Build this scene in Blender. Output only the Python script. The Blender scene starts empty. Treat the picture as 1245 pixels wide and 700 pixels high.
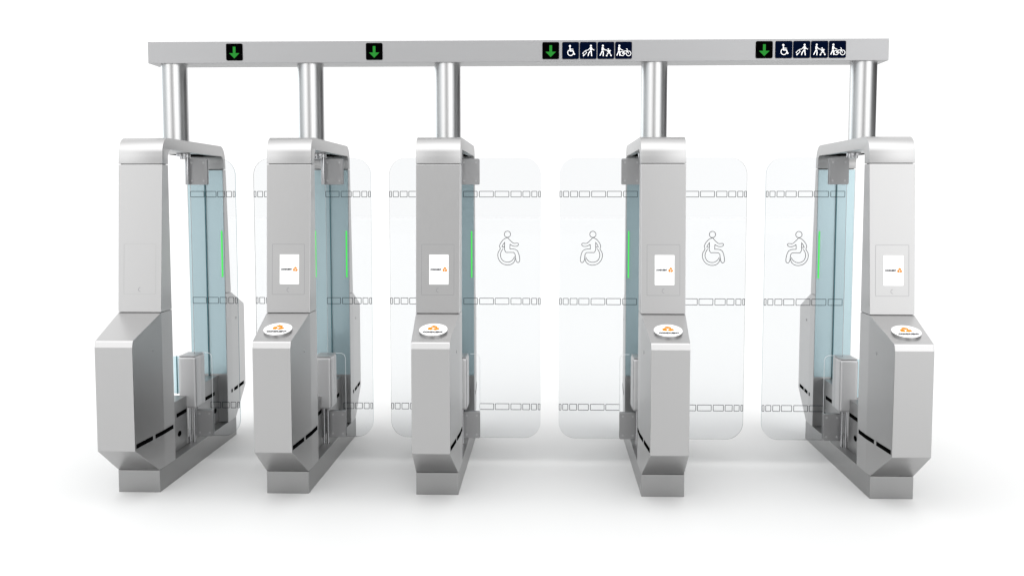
import bpy, bmesh, math
from mathutils import Vector, Matrix
PI = math.pi
scn = bpy.context.scene
col = scn.collection
C = 0.608                      # middle of a gate along the lane (door plane)
GX = [-1.9957, -1.1917, -0.3901, 0.8065, 2.0027]

# ------------------------------------------------------------------ materials
def mat(name, color=(.5, .5, .5), metal=0.0, rough=0.5, emit=None, estr=0.0, spec=0.5, coat=0.0):
    m = bpy.data.materials.new(name); m.use_nodes = True
    b = m.node_tree.nodes['Principled BSDF']
    b.inputs['Base Color'].default_value = (*color, 1)
    b.inputs['Metallic'].default_value = metal
    b.inputs['Roughness'].default_value = rough
    b.inputs['Specular IOR Level'].default_value = spec
    b.inputs['Coat Weight'].default_value = coat
    if emit:
        b.inputs['Emission Color'].default_value = (*emit, 1)
        b.inputs['Emission Strength'].default_value = estr
    return m

def steel(name, color, rough, scale=(220, 220, 3), var=0.08, bump=0.015, metal=1.0, aniso=0.0):
    """brushed steel: fine streaks in roughness, tone and bump"""
    m = mat(name, color, metal, rough)
    nt = m.node_tree; b = nt.nodes['Principled BSDF']
    tc = nt.nodes.new('ShaderNodeTexCoord'); mp = nt.nodes.new('ShaderNodeMapping')
    mp.inputs['Scale'].default_value = scale
    no = nt.nodes.new('ShaderNodeTexNoise'); no.inputs['Scale'].default_value = 1.0
    no.inputs['Detail'].default_value = 4.0; no.inputs['Roughness'].default_value = .6
    nt.links.new(tc.outputs['Object'], mp.inputs['Vector']); nt.links.new(mp.outputs[0], no.inputs['Vector'])
    mr = nt.nodes.new('ShaderNodeMapRange')
    mr.inputs['From Min'].default_value = .3; mr.inputs['From Max'].default_value = .7
    mr.inputs['To Min'].default_value = rough - var; mr.inputs['To Max'].default_value = rough + var
    nt.links.new(no.outputs['Fac'], mr.inputs['Value']); nt.links.new(mr.outputs[0], b.inputs['Roughness'])
    mx = nt.nodes.new('ShaderNodeMix'); mx.data_type = 'RGBA'
    mx.inputs[6].default_value = (*[c * .985 for c in color], 1); mx.inputs[7].default_value = (*[min(1, c * 1.015) for c in color], 1)
    nt.links.new(no.outputs['Fac'], mx.inputs[0]); nt.links.new(mx.outputs[2], b.inputs['Base Color'])
    bp = nt.nodes.new('ShaderNodeBump'); bp.inputs['Strength'].default_value = bump * 4; bp.inputs['Distance'].default_value = .002
    nt.links.new(no.outputs['Fac'], bp.inputs['Height']); nt.links.new(bp.outputs[0], b.inputs['Normal'])
    b.inputs['Anisotropic'].default_value = aniso
    return m

def glass(name, tint, refl=1.0):
    m = bpy.data.materials.new(name); m.use_nodes = True
    nt = m.node_tree; nt.nodes.clear()
    out = nt.nodes.new('ShaderNodeOutputMaterial'); mix = nt.nodes.new('ShaderNodeMixShader')
    fr = nt.nodes.new('ShaderNodeFresnel'); fr.inputs['IOR'].default_value = 1.22
    tr = nt.nodes.new('ShaderNodeBsdfTransparent'); tr.inputs['Color'].default_value = (*tint, 1)
    gl = nt.nodes.new('ShaderNodeBsdfGlossy'); gl.inputs['Roughness'].default_value = .02
    gl.inputs['Color'].default_value = (refl, refl, refl, 1)
    nt.links.new(fr.outputs[0], mix.inputs[0]); nt.links.new(tr.outputs[0], mix.inputs[1]); nt.links.new(gl.outputs[0], mix.inputs[2])
    nt.links.new(mix.outputs[0], out.inputs[0])
    return m

M = {}
M['steel'] = steel('brushed_steel', (.42, .418, .418), .335, var=.012, bump=.0015)
M['cap'] = steel('satin_steel_cap', (.42, .418, .418), .37, var=.012, bump=.0015)
M['plinth'] = steel('plinth_steel', (.31, .31, .31), .38, var=.04, bump=.006)
M['pole'] = steel('pole_steel', (.50, .50, .50), .31, scale=(150, 150, 2), var=.03, bump=.006)
M['beam'] = steel('beam_aluminium', (.35, .35, .355), .42, scale=(2, 160, 160), metal=.9, var=.02, bump=.003)
M['bright'] = mat('polished_pin', (.42, .42, .43), 1, .25)
M['bracket'] = steel('bracket_steel', (.38, .38, .385), .42, scale=(60, 60, 60), bump=.005)
M['housing'] = mat('pale_satin_aluminium', (.45, .45, .455), .5, .38)
M['bluepanel'] = mat('pale_blue_back_glass', (.42, .545, .58), .5, .25, coat=.4)
M['teal'] = mat('dark_teal_glass_edge', (.03, .12, .14), 0, .2)
M['black'] = mat('black_slot', (.002, .002, .002), 0, .9, spec=0)
M['dark'] = mat('dark_gap', (.05, .05, .05), 0, .7)
M['door'] = glass('door_glass', (.918, .924, .928))
M['dooredge'] = glass('door_glass_edge', (.33, .45, .49), .4)
M['paleglass'] = mat('pale_blue_glass_strip', (.62, .80, .85), 0, .15)
M['line'] = mat('etched_grey_line', (.015, .02, .025), 0, .8, spec=.1)
M['symbolline'] = mat('etched_symbol_line', (.05, .055, .06), 0, .8, spec=.1)
M['seal'] = mat('translucent_seal', (.6, .62, .63), 0, .4)
M['green'] = mat('green_light', (.01, .10, .015), 0, .5, (.06, .95, .10), 1.0)
M['screen'] = mat('white_screen', (.80, .80, .80), 0, .35, (1, 1, 1), .12)
M['reader'] = mat('white_reader_disc', (.84, .84, .84), 0, .4)
M['orange'] = mat('orange_print', (.66, .21, .006), 0, .7, spec=.1)
M['ink'] = mat('dark_print', (.02, .02, .025), 0, .5)
M['groove'] = mat('panel_groove', (.24, .24, .25), .6, .5)
M['groovefaint'] = mat('shallow_groove', (.36, .36, .36), 1, .35)
M['signblack'] = mat('sign_black', (.001, .001, .001), 0, .8, spec=0)
M['signblue'] = mat('sign_navy', (.001, .003, .013), 0, .8, spec=0)
M['arrow'] = mat('arrow_green', (.005, .05, .008), 0, .6, (.012, .22, .018), 1.0, spec=.1)
M['white'] = mat('white_print', (.85, .85, .85), 0, .5, (1, 1, 1), .15)

def floor_mat():
    m = mat('white_studio_floor', (.625, .625, .625), 0, .6, spec=.12)
    nt = m.node_tree; b = nt.nodes['Principled BSDF']
    no = nt.nodes.new('ShaderNodeTexNoise'); no.inputs['Scale'].default_value = .8
    mx = nt.nodes.new('ShaderNodeMix'); mx.data_type = 'RGBA'
    mx.inputs[6].default_value = (.62, .622, .62, 1); mx.inputs[7].default_value = (.63, .63, .63, 1)
    nt.links.new(no.outputs['Fac'], mx.inputs[0]); nt.links.new(mx.outputs[2], b.inputs['Base Color'])
    return m
M['floor'] = floor_mat()

# ------------------------------------------------------------------ mesh helpers
# gate meshes are written in lane coordinates (y along the lane) and stored relative to y = C
def finish(name, bm, mats, smooth=False, yoff=C, bevel=0, seg=2):
    if yoff: bmesh.ops.translate(bm, verts=bm.verts, vec=(0, -yoff, 0))
    bmesh.ops.recalc_face_normals(bm, faces=bm.faces)
    if bevel:
        es = [e for e in bm.edges if len(e.link_faces) == 2 and e.calc_face_angle(0) > math.radians(28)]
        bmesh.ops.bevel(bm, geom=es, offset=bevel, segments=seg, affect='EDGES', profile=.6, clamp_overlap=True)
    for f in bm.faces: f.smooth = smooth
    me = bpy.data.meshes.new(name); bm.to_mesh(me); bm.free()
    for m in (mats if isinstance(mats, (list, tuple)) else [mats]): me.materials.append(M[m])
    if smooth:
        try: me.set_sharp_from_angle(angle=math.radians(35))
        except Exception: pass
    return me

def add_box(bm, x0, x1, y0, y1, z0, z1, mi=0):
    v = [bm.verts.new((x, y, z)) for x in (x0, x1) for y in (y0, y1) for z in (z0, z1)]
    for f in ((0, 1, 3, 2), (4, 6, 7, 5), (0, 4, 5, 1), (2, 3, 7, 6), (0, 2, 6, 4), (1, 5, 7, 3)):
        bm.faces.new([v[i] for i in f]).material_index = mi

def add_cyl(bm, c, r, z0, z1, n=32):
    a = [bm.verts.new((c[0] + r * math.cos(2 * PI * k / n), c[1] + r * math.sin(2 * PI * k / n), z0)) for k in range(n)]
    b = [bm.verts.new((v.co.x, v.co.y, z1)) for v in a]
    for k in range(n): bm.faces.new((a[k], a[(k + 1) % n], b[(k + 1) % n], b[k]))
    bm.faces.new(a[::-1]); bm.faces.new(b)

def add_cyl_y(bm, c, r, y0, y1, n=20):
    a = [bm.verts.new((c[0] + r * math.cos(2 * PI * k / n), y0, c[1] + r * math.sin(2 * PI * k / n))) for k in range(n)]
    b = [bm.verts.new((v.co.x, y1, v.co.z)) for v in a]
    for k in range(n): bm.faces.new((a[k], a[(k + 1) % n], b[(k + 1) % n], b[k]))
    bm.faces.new(a[::-1]); bm.faces.new(b)

def add_loft(bm, prof, splits=None):
    """prof: closed list of (y, z, halfwidth); splits: list of index lists giving planar side faces"""
    L = [bm.verts.new((-w, y, z)) for y, z, w in prof]
    R = [bm.verts.new((w, y, z)) for y, z, w in prof]
    n = len(prof)
    for k in range(n): bm.faces.new((L[k], L[(k + 1) % n], R[(k + 1) % n], R[k]))
    for s in (splits or [list(range(n))]):
        bm.faces.new([L[i] for i in s][::-1]); bm.faces.new([R[i] for i in s])

def mirror_y(pts): return [(2 * C - p[0],) + tuple(p[1:]) for p in pts]

def rrect(x0, x1, z0, z1, r, n=8):
    """rounded rectangle outline; r = radii (bl, br, tr, tl)"""
    if not isinstance(r, (list, tuple)): r = [r] * 4
    pts = []
    for (cx, cz, a0), rr in zip(((x0 + r[0], z0 + r[0], PI), (x1 - r[1], z0 + r[1], 1.5 * PI), (x1 - r[2], z1 - r[2], 0), (x0 + r[3], z1 - r[3], .5 * PI)), r):
        for k in range(n + 1):
            a = a0 + k / n * PI / 2
            pts.append((cx + rr * math.cos(a), cz + rr * math.sin(a)))
    return pts

def add_plate(bm, pts, y0, y1, edge=0, mi=0):
    """outline in x-z, thickness y0..y1"""
    a = [bm.verts.new((x, y0, z)) for x, z in pts]; b = [bm.verts.new((x, y1, z)) for x, z in pts]
    bm.faces.new(a).material_index = mi; bm.faces.new(b[::-1]).material_index = mi
    n = len(pts)
    for k in range(n):
        bm.faces.new((a[k], b[k], b[(k + 1) % n], a[(k + 1) % n])).material_index = edge

def add_stroke(bm, pts, w, y, t=.0008, closed=False):
    """thin raised line of width w along a polyline in x-z, front face at y"""
    P = [Vector(p) for p in pts]; n = len(P); Ls, Rs = [], []
    for k in range(n):
        if closed: p, q = P[k - 1], P[(k + 1) % n]
        else: p, q = P[max(0, k - 1)], P[min(n - 1, k + 1)]
        d1 = (P[k] - p); d2 = (q - P[k])
        if d1.length < 1e-9: d1 = d2
        if d2.length < 1e-9: d2 = d1
        d1 = d1.normalized(); d2 = d2.normalized()
        t_ = (d1 + d2)
        if t_.length < 1e-6: t_ = d1
        t_ = t_.normalized(); nrm = Vector((-t_.y, t_.x)); s = 1 / max(.45, nrm.dot(Vector((-d1.y, d1.x))))
        Ls.append(P[k] + nrm * w / 2 * s); Rs.append(P[k] - nrm * w / 2 * s)
    def mk(v, yy): return bm.verts.new((v.x, yy, v.y))
    LF = [mk(v, y) for v in Ls]; RF = [mk(v, y) for v in Rs]; LB = [mk(v, y + t) for v in Ls]; RB = [mk(v, y + t) for v in Rs]
    for k in range(n if closed else n - 1):
        j = (k + 1) % n
        for q in ((LF[k], LF[j], RF[j], RF[k]), (LB[k], RB[k], RB[j], LB[j]), (LF[k], LB[k], LB[j], LF[j]), (RF[k], RF[j], RB[j], RB[k])):
            bm.faces.new(q)
    if not closed:
        bm.faces.new((LF[0], RF[0], RB[0], LB[0])); bm.faces.new((LF[-1], LB[-1], RB[-1], RF[-1]))

def circ(cx, cz, r, a0=0, a1=2 * PI, n=24, close=True):
    m = n if close else n + 1
    return [(cx + r * math.cos(a0 + (a1 - a0) * k / n), cz + r * math.sin(a0 + (a1 - a0) * k / n)) for k in range(m)]

def catmull(pts, n=5):
    P = [Vector(p) for p in pts]; out = []
    for k in range(len(P) - 1):
        p0, p1, p2, p3 = P[max(0, k - 1)], P[k], P[k + 1], P[min(len(P) - 1, k + 2)]
        for i in range(n):
            t = i / n
            out.append(tuple(.5 * ((2 * p1) + (-p0 + p2) * t + (2 * p0 - 5 * p1 + 4 * p2 - p3) * t * t + (-p0 + 3 * p1 - 3 * p2 + p3) * t ** 3)))
    out.append(tuple(P[-1])); return out

def text_mesh(name, s, height, width, material, bold=.0, x0=0):
    """text in the x-z plane facing -y, left edge at x0, base at z = 0"""
    cu = bpy.data.curves.new(name, 'FONT'); cu.body = s; cu.size = 1; cu.offset = bold; cu.extrude = .012
    cu.resolution_u = 3
    o = bpy.data.objects.new(name, cu); col.objects.link(o)
    dg = bpy.context.evaluated_depsgraph_get()
    me = bpy.data.meshes.new_from_object(o.evaluated_get(dg)); bpy.data.objects.remove(o)
    xs = [v.co.x for v in me.vertices]; ys = [v.co.y for v in me.vertices]
    sx = width / (max(xs) - min(xs)); sy = height / (max(ys) - min(ys)); mx, my = min(xs), min(ys)
    for v in me.vertices:
        v.co = Vector((x0 + (v.co.x - mx) * sx, -v.co.z * height, (v.co.y - my) * sy))
    me.materials.clear(); me.materials.append(M[material]); me.name = name
    return me

def new(name, me, parent, loc=(0, 0, 0), rot=None):
    o = bpy.data.objects.new(name, me); col.objects.link(o); o.parent = parent; o.location = loc
    if rot: o.rotation_euler = rot
    return o

def root(name, loc, label, cat, group=None):
    o = bpy.data.objects.new(name, None); col.objects.link(o); o.location = loc
    o.empty_display_size = .2
    o['label'] = label; o['category'] = cat
    if group: o['group'] = group
    return o

# ------------------------------------------------------------------ gate meshes
ZB, ZC, ZS, H = .1206, .9613, 1.7548, 1.9
yF0, yF1 = -.0355, .0346            # column front at its foot and at the cap seam
def colw(z): return .1163 + (z - ZC) / (ZS - ZC) * .0027
def bodyw(y):
    return .1165 if y >= yF0 else .1165 - (yF0 - y) / (yF0 + .401) * .0197

def arc(cy, cz, r, a0, a1, n=10):
    return [(cy + r * math.cos(a0 + (a1 - a0) * k / n), cz + r * math.sin(a0 + (a1 - a0) * k / n)) for k in range(n + 1)]

G = {}
bm = bmesh.new(); add_cyl_y(bm, (0, 0), .006, C - .0205, C - .016); G['bolt'] = finish('bolt', bm, 'housing', smooth=True)
def build_gate_meshes():
    # arch cap: an upside-down U with rounded shoulders
    g = .0025
    R_ = .092
    out = [(yF1, ZS + g), (yF1 + .0045, H - R_ - .003)] + arc(yF1 + .005 + R_, H - R_, R_, PI, PI / 2, 12)
    inn = [(.124, ZS + g), (.1258, 1.836 - .048)] + arc(.126 + .045, 1.836 - .045, .045, PI, PI / 2, 8)
    o2 = [(2 * C - y, z) for y, z in out[::-1]]
    ri = 2 * C - 1.135                                      # rear leg is thinner
    i2 = [(2 * C - (y - .125 + ri), z) for y, z in inn]
    prof = out + o2 + i2 + inn[::-1]
    bm = bmesh.new(); add_loft(bm, [(y, z, .1192) for y, z in prof])
    G['cap'] = finish('arch_cap', bm, 'cap', smooth=True, bevel=.0022)
    # columns
    for key, yi, rear in (('colF', (.132, .124), False), ('colR', (ri, ri), True)):
        bm = bmesh.new()
        p = [(yF0, ZC + g, colw(ZC)), (yi[0], ZC + g, colw(ZC)), (yi[1], ZS - g / 2, colw(ZS)), (yF1, ZS - g / 2, colw(ZS))]
        if rear: p = mirror_y(p)
        add_loft(bm, p)
        G[key] = finish('column_panel', bm, 'steel', bevel=.002)
        bm = bmesh.new()
        q = [(yF0 + .006, ZC - .01, .108), (yi[0] - .006, ZC - .01, .108), (yi[1] - .006, ZS + .01, .108), (yF1 + .006, ZS + .01, .108)]
        if rear: q = mirror_y(q)
        add_loft(bm, q); G[key + 'core'] = finish('column_core', bm, 'dark')
    # cabinets
    for key, yi, rear in (('cabF', .134, False), ('cabR', ri, True)):
        bm = bmesh.new()
        # nose: slope meets the front face through a small radius
        nose = [(-.384, .858), (-.3885, .8555), (-.3925, .850), (-.401, .823)]
        ys = [(yF0, ZC)] + nose + [(-.401, .2905), (-.1075, ZB + .001), (yF0, ZB + .001), (yi, ZB + .001), (yi, ZC)]
        p = [(y, z, bodyw(y)) for y, z in ys]
        n = len(p)
        i_foot = n - 3
        front = list(range(0, i_foot + 1)); back = [0, i_foot, n - 2, n - 1]
        if rear: p = mirror_y(p)
        add_loft(bm, p, [front, back])
        G[key] = finish('cabinet', bm, 'steel', bevel=.0032)
    # plinth
    bm = bmesh.new(); add_loft(bm, [(y, z, bodyw(max(y, -.1075)) if y < .6 else .1126) for y, z in ((-.1075, 0), (-.1075, ZB - .0008))] + [(2 * C + .1075, ZB - .0008, .1126), (2 * C + .1075, 0, .1126)])
    G['plinth'] = finish('plinth', bm, 'plinth', bevel=.002)
    # recessed inner walls with low centre ledge
    for key, y0, y1 in (('wallF', .133, .52), ('wallR', .72, ri2)):
        bm = bmesh.new(); add_box(bm, -.055, .055, y0, y1, ZB - .0003, .41 if key == 'wallF' else .43)
        G[key] = finish('inner_wall', bm, 'plinth', bevel=.002)
    bm = bmesh.new(); add_box(bm, -.057, .057, .515, .725, ZB - .0003, .16); G['ledge'] = finish('inner_ledge', bm, 'plinth', bevel=.002)
    # slots, one box each straddling the surface
    def slot(x, y0, y1, z=.313):
        bm = bmesh.new()
        x0, x1 = sorted((x * .985, x + math.copysign(.0012, x)))
        w0 = abs(bodyw(y0)) if abs(x) > .1 else abs(x); w1 = abs(bodyw(y1)) if abs(x) > .1 else abs(x)
        s = math.copysign(1, x); e = .0012
        if y0 > C and abs(x) > .1: w0, w1 = bodyw(2 * C - y0), bodyw(2 * C - y1)
        vs = []
        for yy, w in ((y0, w0), (y1, w1)):
            for dx in (-.003, e):
                for zz in (z - .011, z + .011): vs.append(bm.verts.new((s * (w + dx), yy, zz)))
        for f in ((0, 1, 3, 2), (4, 6, 7, 5), (0, 4, 5, 1), (2, 3, 7, 6), (0, 2, 6, 4), (1, 5, 7, 3)): bm.faces.new([vs[i] for i in f])
        return finish('vent_slot', bm, 'black')
    for s, k in ((1, 'R'), (-1, 'L')):
        G['slotsF' + k] = [slot(s * .115, -.385, -.185), slot(s * .115, -.150, yF0), slot(s * .1165, yF0 + .0001, .105)]
        G['slotsB' + k] = [slot(s * .115, 1.215, 1.215 + .17), slot(s * .115, 1.42, 1.56)]
        G['slotsW' + k] = [slot(s * .055, .34, .51, .325)]
        G['slotsX' + k] = [slot(s * .055, .86, 1.05, .325)]
        for nm, yy in (('holeF', .381), ('holeR', 1.055)):
            bm = bmesh.new(); n = 24
            a = [bm.verts.new((s * .0535, yy +   .029 * math.cos(2 * PI * q / n), .212 + .016 * math.sin(2 * PI * q / n))) for q in range(n)]
            b = [bm.verts.new((s * .0562, v.co.y, v.co.z)) for v in a]
            for q in range(n): bm.faces.new((a[q], a[(q + 1) % n], b[(q + 1) % n], b[q]))
            bm.faces.new(a[::-1]); bm.faces.new(b)
            G[nm + k] = finish('cable_hole', bm, 'black')
        bm = bmesh.new(); n = 16
        for yy, w in ((-.15, bodyw(-.15)),):
            a = [bm.verts.new((s * (w - .002), yy + .009 * math.cos(2 * PI * q / n), .776 + .009 * math.sin(2 * PI * q / n))) for q in range(n)]
            b = [bm.verts.new((s * (w + .002), v.co.y, v.co.z)) for v in a]
            for q in range(n): bm.faces.new((a[q], a[(q + 1) % n], b[(q + 1) % n], b[q]))
            bm.faces.new(a[::-1]); bm.faces.new(b)
        G['key' + k] = finish('keyhole', bm, 'bracket')
        bm = bmesh.new()
        yy = 1.375; w = bodyw(2 * C - yy)
        a = [bm.verts.new((s * (w - .002), yy + .007 * math.cos(2 * PI * q / n), .779 + .008 * math.sin(2 * PI * q / n))) for q in range(n)]
        b = [bm.verts.new((s * (w + .002), v.co.y, v.co.z)) for v in a]
        for q in range(n): bm.faces.new((a[q], a[(q + 1) % n], b[(q + 1) % n], b[q]))
        bm.faces.new(a[::-1]); bm.faces.new(b)
        G['keyB' + k] = finish('keyhole', bm, 'bracket')
    # pale blue glass on the inner face of the rear column, with its dark middle joint
    yb = ri2 - .004
    bm = bmesh.new(); add_plate(bm, rrect(-.113, .113, .440, ZS - .004, .003, 2), yb, yb + .0025)
    G['bluepane'] = finish('glass_panel', bm, 'bluepanel', bevel=.001)
    bm = bmesh.new(); add_box(bm, -.0022, .0022, yb - .014, yb + .001, .42, 1.66)
    G['joint'] = finish('glass_edge', bm, 'teal')
    bm = bmesh.new(); add_box(bm, -.004, .004, yb - .004, yb + .001, 1.08, 1.365)
    G['led'] = None
    bm.free()
    bm = bmesh.new(); add_plate(bm, rrect(-.0037, .0037, 1.068, 1.366, .003, 4), yb - .005, yb + .001)
    G['led'] = finish('status_light', bm, 'green')
    # slot under the arch
    bm = bmesh.new(); add_box(bm, -.085, .085, .74, 1.10, 1.8335, 1.838); G['archslot'] = finish('recess', bm, 'black')
    for s, k in ((1, 'R'), (-1, 'L')):
        def bx(*a): return (min(s * a[0], s * a[1]), max(s * a[0], s * a[1])) + a[2:]
        bm = bmesh.new(); add_box(bm, *bx(.010, .114, .515, .690, .335, .640))
        G['housing' + k] = finish('drive_housing', bm, 'housing', smooth=True, bevel=.016, seg=5)
        bm = bmesh.new(); add_box(bm, *bx(.014, .110, .520, .686, .640, .647)); G['lid' + k] = finish('lid', bm, 'bracket', bevel=.003)
        # rods below the housing and above the door
        bm = bmesh.new()
        for xx in (.084, .060): add_cyl(bm, (s * xx, C - .05), .0085, ZB, .34, 20)
        G['rods' + k] = finish('pivot_rod', bm, 'bright', smooth=True)
        bm = bmesh.new(); add_cyl(bm, (s * .072, C - .03), .0125, 1.652, 1.81, 24)
        G['pin' + k] = finish('pivot_rod', bm, 'bright', smooth=True, bevel=.002)
        bm = bmesh.new(); add_cyl(bm, (s * .068, C - .02), .021, 1.803, 1.837, 28); add_cyl(bm, (s * .030, C + .03), .021, 1.803, 1.837, 28)
        add_cyl(bm, (s * .045, C - .01), .040, 1.817, 1.8368, 32)
        G['hub' + k] = finish('pivot_hub', bm, 'bright', smooth=True, bevel=.002)
        # clamp plates
        for nm, z0, z1, x0 in (('clampT', 1.652, 1.802, .072), ('clampB', .151, .309, .083)):
            bm = bmesh.new()
            xa, xb = sorted((s * x0, s * .184))
            add_plate(bm, rrect(xa, xb, z0, z1, .007, 4), C - .017, C - .0062)
            add_plate(bm, rrect(xa, xb, z0, z1, .007, 4), C + .0062, C + .017)
            if nm == 'clampB': add_box(bm, *sorted((s * .086, s * .096)), C - .0061, C + .0061, z0 + .01, z1 - .01)
            G[nm + k] = finish('clamp_plate', bm, 'bracket', bevel=.0012, seg=1)
            G[nm + 'bolt' + k] = [(s * xx, 0, zz) for xx in (x0 + .022, .165) for zz in (z0 + .022, z1 - .022)]
        # glass strip beside the housing
        bm = bmesh.new(); add_plate(bm, rrect(*sorted((s * -.040, s * .007)), .412, .636, .003, 3), C - .030, C - .024)
        G['strip' + k] = finish('glass_strip', bm, 'paleglass')
        bm = bmesh.new(); add_box(bm, *sorted((s * -.022, s * -.017)), C - .034, C - .029, .41, .637); G['stripedge' + k] = finish('glass_edge', bm, 'teal')
    # column screen panel (local frame: x, y=0 is the panel face, z from its centre)
    bm = bmesh.new(); add_stroke(bm, rrect(-.0865, .0865, -.134, .134, .003, 3), .0016, -.0006, .001, True)
    G['panel'] = finish('screen_panel', bm, 'groove', yoff=0)
    G['panelfaint'] = G['panel'].copy(); G['panelfaint'].materials[0] = M['groovefaint']
    bm = bmesh.new(); add_plate(bm, rrect(-.0515, .0515, -.079, .079, .002, 3), -.0022, .001); G['screen'] = finish('screen', bm, 'screen', yoff=0)
    bm = bmesh.new(); add_stroke(bm, circ(0, 0, .011, .5 * PI, 1.5 * PI, 14, False), .0022, -.0009, .001); G['sensor'] = finish('camera_lens', bm, 'groove', yoff=0)
    G['word'] = text_mesh('word_print', 'CONDUENT', .0105, .060, 'ink', .07)
    def emblem(size, key, yy=-.0008):
        """three chunky bars chasing round a triangle"""
        bm = bmesh.new()
        for k in range(3):
            a = PI / 2 + k * 2 * PI / 3
            def rot(p): return (p[0] * math.cos(a) - p[1] * math.sin(a), p[0] * math.sin(a) + p[1] * math.cos(a))
            pts = [(.10, -.36), (.44, -.36), (.68, .05), (.42, .34), (.12, .08)]
            pts = [rot((x * size, y * size)) for x, y in pts]
            add_plate(bm, pts, yy, 0)
        return finish(key, bm, 'orange', yoff=0)
    G['emblemS'] = emblem(.0215, 'emblem')
    # reader disc (local frame lying on the slope: built upright then rotated)
    bm = bmesh.new(); add_plate(bm, [(.0725 * math.cos(2 * PI * k / 56), .077 * math.sin(2 * PI * k / 56)) for k in range(56)], -.012, .002, edge=1)
    G['disc'] = finish('card_reader', bm, ['reader', 'steel'], yoff=0, bevel=.0012, seg=2)
    G['word2'] = text_mesh('word_print', 'CONDUENT', .0200, .104, 'ink', .07)
    G['emblemD'] = emblem(.050, 'emblem', -.0008)

ri2 = 1.135
build_gate_meshes()

PATTERN = [(0, .014), (.021, .054), (.062, .106), (.113, .176), (.185, .269), (.276, .361), (.371, .455)]
SYM = [  # closed outlines of the wheelchair mark, photo trace: px in a 482-px-high box, facing right
 ('head', circ(255, -170, 44)),
 ('figure', catmull([(255, -215), (205, -240), (165, -285), (143, -335), (152, -378), (125, -425), (118, -480), (138, -540), (185, -588), (255, -607), (318, -592), (355, -553), (362, -512)], 5)),
 ('rim', catmull([(192, -372), (162, -425), (156, -480), (178, -532), (225, -563), (285, -562), (330, -533), (356, -490)], 5)),
 ('gap', [(215, -283), (190, -318), (178, -350), (214, -352)]),
 ('body', catmull([(214, -283), (213, -340), (214, -390), (235, -428)], 4) + [(240, -428), (300, -427), (338, -428)] + catmull([(345, -430), (362, -450), (368, -490), (378, -545), (403, -572), (428, -550), (426, -490), (405, -420), (380, -392), (345, -380), (290, -378)], 5)
          + [(290, -345), (292, -312)] + catmull([(292, -312), (320, -330), (350, -340), (395, -337), (412, -316), (398, -296), (345, -298), (305, -268), (258, -218)], 4)),
]
door_cache = {}
def door_meshes(width, side):
    """glass leaf from x=.085 out to .085+width on one side of the gate"""
    key = (round(width, 3), side)
    if key in door_cache: return door_cache[key]
    d = {}
    x0, x1 = .078, .085 + width; s = side
    r = [.018, .10, .10, .018]
    pts = [(s * x, z) for x, z in rrect(x0, x1, .1517, 1.8072, r, 12)]
    bm = bmesh.new(); add_plate(bm, pts, C - .005, C + .005, edge=1)
    d['leaf'] = finish('glass_door', bm, ['door', 'dooredge'])
    n = 7 if width > .4 else 5
    rows = []
    for z0, z1, drop in ((1.580, 1.613, 0), (.950, .986, 0), (.322, .357, 1)):
        bm = bmesh.new()
        for a, b in PATTERN[:n - drop]:
            bb = min(b, width + .005)
            xa, xb = sorted((s * (x1 - a - .003), s * (x1 - bb)))
            add_stroke(bm, rrect(xa, xb, z0, z1, .002, 2), .0031, C - .0059, .0008, True)
        rows.append(finish('warning_marking', bm, 'line'))
    d['rows'] = rows
    bm = bmesh.new()
    line = [(s * .184, .31), (s * .184, .625), (s * .178, .645), (s * .160, .655), (s * .128, .655)]
    add_stroke(bm, line, .0024, C - .0066, .0014); d['seal'] = finish('seal_strip', bm, 'seal')
    if width > .4:
        bm = bmesh.new(); k = .000413
        for nm, p in SYM:
            q = [(s * ((x - 262) * k) + s * .351, (z + 366) * k + 1.2815) for x, z in p]
            add_stroke(bm, q, .0034, C - .0059, .0008, closed=nm in ('head', 'gap'))
        d['sym'] = finish('wheelchair_symbol', bm, 'symbolline')
    door_cache[key] = d
    return d

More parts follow.
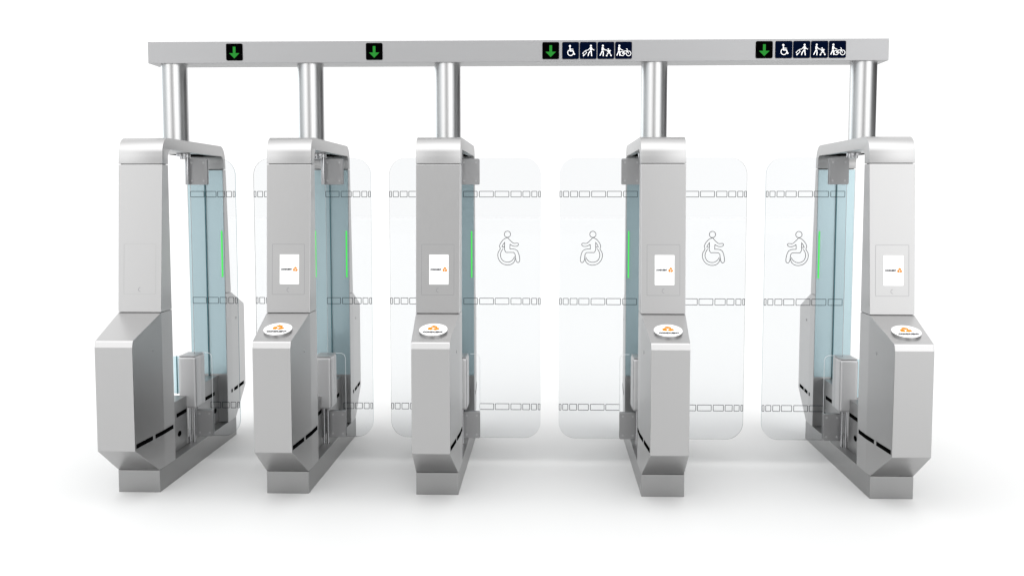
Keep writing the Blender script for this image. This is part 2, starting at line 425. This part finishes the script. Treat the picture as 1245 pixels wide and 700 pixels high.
def add_gate(i, x, labels, doors, screen=True, reader=True):
    r = root('ticket_gate', (x, C, 0), labels, 'ticket gate', 'ticket gates standing side by side')
    plinth = new('plinth', G['plinth'], r)
    new('arch_cap', G['cap'], r).name = 'arch_cap'
    colF = new('column', G['colF'], r); new('joint_gap', G['colFcore'], colF)
    colR = new('column', G['colR'], r); new('joint_gap', G['colRcore'], colR)
    cabF = new('cabinet', G['cabF'], r); cabR = new('cabinet', G['cabR'], r)
    wf = new('inner_wall', G['wallF'], r); wr = new('inner_wall', G['wallR'], r)
    new('inner_ledge', G['ledge'], r)
    capo = [o for o in r.children if o.name.startswith('arch_cap')][0]
    new('recess', G['archslot'], capo)
    vis = 'R' if x < .2 else 'L'
    for k in 'RL':
        for m in G['slotsF' + k]: new('vent_slot', m, cabF)
        for m in G['slotsB' + k]: new('vent_slot', m, cabR)
        for m in G['slotsW' + k]: new('vent_slot', m, wf)
        for m in G['slotsX' + k]: new('vent_slot', m, wr)
        new('cable_hole', G['holeF' + k], wf); new('cable_hole', G['holeR' + k], wr)
        new('keyhole', G['key' + k], cabF); new('keyhole', G['keyB' + k], cabR)
    gp = new('glass_panel', G['bluepane'], r); new('glass_edge', G['joint'], gp)
    sides = [d[0] for d in doors]
    for s in (1, -1):
        if s in sides: new('status_light', G['led'], r, (s * .100, 0, 0))
    for s, w in doors:
        k = 'R' if s > 0 else 'L'
        d = door_meshes(w, s)
        dr = new('glass_door', d['leaf'], r)
        for m in d['rows']: new('warning_marking', m, dr)
        new('seal_strip', d['seal'], dr)
        if 'sym' in d: new('wheelchair_symbol', d['sym'], dr)
        for nm in ('clampT', 'clampB'):
            c = new('clamp_plate', G[nm + k], r)
            for lc in G[nm + 'bolt' + k]: new('bolt', G['bolt'], c, lc)
        h = new('drive_housing', G['housing' + k], r); new('lid', G['lid' + k], h)
        new('pivot_rod', G['rods' + k], r)
        if (s > 0): new('pivot_rod', G['pin' + k], r)
        new('pivot_hub', G['hub' + k], r)
        if len(doors) == 1 or s == (1 if x < .2 else -1):
            gs = new('glass_strip', G['strip' + k], r); new('glass_edge', G['stripedge' + k], gs)
    # front fittings: the column face leans back a little
    lean = math.atan2(yF1 - yF0, ZS - ZC)
    def face_y(z): return yF0 + (z - ZC) * (yF1 - yF0) / (ZS - ZC)
    zc = 1.195
    pn = new('screen_panel', G['panel'] if screen else G['panelfaint'], r, (0, face_y(zc) - C, zc), (-lean, 0, 0))
    if screen:
        sc = new('screen', G['screen'], pn, (.006, 0, 0))
        # text and mark lie on the glass
        w = new('word_print', G['word'], sc, (-.0460, -.0034, -.005)); new('emblem', G['emblemS'], sc, (.0320, -.0026, 0))
    new('camera_lens', G['sensor'], pn, (.004, 0, -.110))
    if reader:
        tilt = math.atan2(ZC - .858, -.0355 + .384)
        dn = new('card_reader', G['disc'], r, (.001, -.262 - C, .8938), (-(PI / 2 - tilt), 0, 0))
        new('word_print', G['word2'], dn, (-.051, -.0136, -.045))
        new('emblem', G['emblemD'], dn, (0, -.0122, .016))
    return r

mid = [(GX[k] + GX[k + 1]) / 2 for k in range(4)]
gap = .0538
def wd(k, side):   # width of the leaf of gate k towards side
    m = mid[k] if side > 0 else mid[k - 1]
    return abs(m - GX[k]) - gap - .085
add_gate(0, GX[0], 'steel gate without screen or reader disc, at the far left end of the row', [(1, wd(0, 1))], False, False)
add_gate(1, GX[1], 'steel gate with screen, reader disc and narrow doors on both sides, second from left', [(-1, wd(1, -1)), (1, wd(1, 1))])
add_gate(2, GX[2], 'middle steel gate, plain narrow door on its left and wheelchair door on its right', [(-1, wd(2, -1)), (1, wd(2, 1))])
add_gate(3, GX[3], 'steel gate with a wide wheelchair door on both its left and right sides', [(-1, wd(3, -1)), (1, wd(3, 1))])
add_gate(4, GX[4], 'steel gate with screen and one wheelchair door, at the far right end', [(-1, wd(4, -1))])

# ------------------------------------------------------------------ overhead gantry
BX0, BX1, BZ0, BZ1, BY = -2.117, 2.117, 2.3485, 2.4711, .520
gan = root('overhead_gantry', (0, C, 0), 'long grey overhead beam on five round steel poles, carrying green arrow signs', 'gantry')
bm = bmesh.new(); add_box(bm, BX0, BX1, BY, BY + .2107, BZ0, BZ1)
beam = new('beam', finish('beam', bm, 'beam', bevel=.002), gan)
bm = bmesh.new(); add_cyl(bm, (0, C), .0756, H - .002, BZ0 + .002, 64)
post = finish('pole', bm, 'pole', smooth=True)
bm = bmesh.new(); add_cyl(bm, (0, C), .0775, H, H + .006, 64); collar = finish('collar', bm, 'cap', smooth=True, bevel=.001)
for x in GX:
    p = new('pole', post, gan, (x, 0, 0)); new('collar', collar, p)

def sign(x0, x1, kind):
    zc = 2.4105; w = .0955
    cx = (x0 + x1) / 2
    bm = bmesh.new(); add_plate(bm, rrect(-w / 2, w / 2, -w / 2, w / 2, .008, 5), -.004, .001)
    me = finish(kind + '_sign', bm, 'signblack' if kind == 'arrow' else 'signblue', yoff=0)
    o = new('lane_arrow_sign' if kind == 'arrow' else 'passenger_sign', me, gan, (cx, BY - C, zc))
    bm = bmesh.new(); yy = -.0055; T = .0014
    k = w / 200.0     # design space: 200 x 200, origin at centre
    def S(pts, wd_, closed=False): add_stroke(bm, [(a * k, b * k) for a, b in pts], wd_ * k * .86, yy, T, closed)
    def F(pts): add_plate(bm, [(a * k, b * k) for a, b in pts], yy, yy + T)
    def dot(x, z, r): F(circ(x, z, r, n=16))
    if kind == 'arrow':
        F([(-16, 62), (-16, -14), (-62, -14), (0, -76), (62, -14), (16, -14), (16, 62)])
        new('arrow', finish('arrow', bm, 'arrow', yoff=0), o); return
    if kind == 'wheelchair':
        dot(-8, 52, 12)
        S([(-8, 36), (-4, -6), (30, -6), (44, -46), (54, -42)], 13)
        S([(-6, 16), (32, 14)], 9)
        S(circ(0, -26, 34, .62 * PI, 1.93 * PI, 22, False), 10)
    elif kind == 'luggage':
        dot(32, 54, 11)
        S([(32, 38), (33, 0)], 24); S([(28, -6), (6, -34), (-2, -66)], 12); S([(36, -6), (38, -36), (42, -68)], 12)
        S([(40, 32), (50, 12), (72, 2)], 8); S([(24, 34), (6, 10), (-14, 0)], 8)
        S([(-16, 4), (-36, -6), (-66, -34), (-46, -56), (-18, -22), (-36, -6)], 7); dot(-56, -62, 7)
    elif kind == 'pushchair':
        dot(-36, 54, 11)
        S([(-38, 38), (-40, 0)], 24); S([(-44, -6), (-56, -34), (-70, -62)], 12); S([(-34, -6), (-30, -36), (-32, -68)], 12)
        S([(-34, 30), (-14, 6), (14, 0)], 8)
        S([(0, 10), (36, -26), (66, -60)], 7); S([(60, 0), (30, -30), (8, -62)], 7); F([(16, -4), (44, -30), (60, -2), (44, 4)])
        dot(28, 14, 8); dot(10, -62, 9); dot(62, -60, 9); S([(14, -34), (58, -34)], 6)
    else:
        dot(-50, 54, 11)
        S([(-52, 38), (-54, 0)], 24); S([(-58, -6), (-66, -34), (-80, -62)], 12); S([(-48, -6), (-46, -36), (-44, -66)], 12)
        S([(-48, 30), (-30, 8), (-6, 2)], 8)
        S(circ(-16, -38, 26, n=20), 8, True); S(circ(60, -38, 28, n=20), 8, True)
        S([(-16, -38), (6, -10), (40, -6), (60, -38)], 8); S([(40, -6), (30, -38), (-16, -38)], 8); S([(32, 18), (42, 14), (46, -4)], 7)
        F([(-16, -8), (10, -8), (12, -40), (-6, -40)])
    new('pictogram', finish('pictogram', bm, 'white', yoff=0), o)
for x in (-1.6125, -.803, .2085, 1.4175): sign(x - .0475, x + .0475, 'arrow')
for st in (.2715, 1.4775):
    for j, kd in enumerate(('wheelchair', 'luggage', 'pushchair', 'bicycle')):
        a = st + j * .1003 + .002; sign(a, a + .096, kd)

# ------------------------------------------------------------------ floor
bm = bmesh.new(); v = [bm.verts.new(p) for p in ((-60, -40, 0), (60, -40, 0), (60, 80, 0), (-60, 80, 0))]; bm.faces.new(v)
fl = new('floor', finish('floor', bm, 'floor', yoff=0), None); fl['kind'] = 'structure'

# ------------------------------------------------------------------ light: white studio surround, brighter from the left, dimmer to the right
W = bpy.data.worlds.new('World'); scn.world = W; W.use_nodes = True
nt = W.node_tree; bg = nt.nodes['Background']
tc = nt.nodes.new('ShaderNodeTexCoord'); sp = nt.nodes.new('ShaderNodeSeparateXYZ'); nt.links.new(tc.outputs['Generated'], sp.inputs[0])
def math_(op, a, b=None, clamp=False):
    n = nt.nodes.new('ShaderNodeMath'); n.operation = op; n.use_clamp = clamp
    for i, v_ in enumerate((a, b)):
        if v_ is None: continue
        if isinstance(v_, (int, float)): n.inputs[i].default_value = v_
        else: nt.links.new(v_, n.inputs[i])
    return n.outputs[0]
def sstep(v_, a, b, lo, hi):
    n = nt.nodes.new('ShaderNodeMapRange'); n.interpolation_type = 'SMOOTHSTEP'
    n.inputs['From Min'].default_value = a; n.inputs['From Max'].default_value = b
    n.inputs['To Min'].default_value = lo; n.inputs['To Max'].default_value = hi
    nt.links.new(v_, n.inputs['Value']); return n.outputs[0]
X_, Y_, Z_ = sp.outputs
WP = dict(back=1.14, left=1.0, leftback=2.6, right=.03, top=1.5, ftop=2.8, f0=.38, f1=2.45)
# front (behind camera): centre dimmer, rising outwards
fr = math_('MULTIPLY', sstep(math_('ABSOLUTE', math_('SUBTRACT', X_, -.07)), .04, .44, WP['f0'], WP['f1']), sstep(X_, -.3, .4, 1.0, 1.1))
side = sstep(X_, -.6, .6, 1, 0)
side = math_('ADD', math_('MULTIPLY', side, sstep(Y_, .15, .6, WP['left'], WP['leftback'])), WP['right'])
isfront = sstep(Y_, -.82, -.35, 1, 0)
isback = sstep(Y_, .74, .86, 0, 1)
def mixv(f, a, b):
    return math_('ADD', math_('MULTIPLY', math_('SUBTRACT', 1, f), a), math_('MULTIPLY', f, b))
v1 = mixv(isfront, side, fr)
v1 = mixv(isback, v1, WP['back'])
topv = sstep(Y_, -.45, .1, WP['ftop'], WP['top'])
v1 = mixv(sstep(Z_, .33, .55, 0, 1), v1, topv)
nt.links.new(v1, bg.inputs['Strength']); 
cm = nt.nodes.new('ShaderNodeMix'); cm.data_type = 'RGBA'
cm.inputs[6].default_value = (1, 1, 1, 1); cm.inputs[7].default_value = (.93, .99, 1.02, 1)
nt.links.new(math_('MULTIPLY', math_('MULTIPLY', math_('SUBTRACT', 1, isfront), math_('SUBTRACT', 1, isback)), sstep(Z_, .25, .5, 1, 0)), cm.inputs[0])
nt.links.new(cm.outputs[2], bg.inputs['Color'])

# ------------------------------------------------------------------ camera
cam = bpy.data.cameras.new('camera'); co = bpy.data.objects.new('camera', cam); col.objects.link(co)
co.location = (.197, -5.7517, 1.5762)
co.rotation_euler = (PI / 2 - .0831, 0, .0334)
cam.sensor_fit = 'HORIZONTAL'; cam.sensor_width = 36; cam.lens = 1316.4 / 1245 * 36
cam.clip_end = 500; cam.clip_start = .05
scn.camera = co
scn.view_settings.view_transform = 'Standard'; scn.view_settings.look = 'None'
scn.view_settings.exposure = 0; scn.view_settings.gamma = 1
scn.render.engine = 'CYCLES'
scn.cycles.transparent_max_bounces = 24
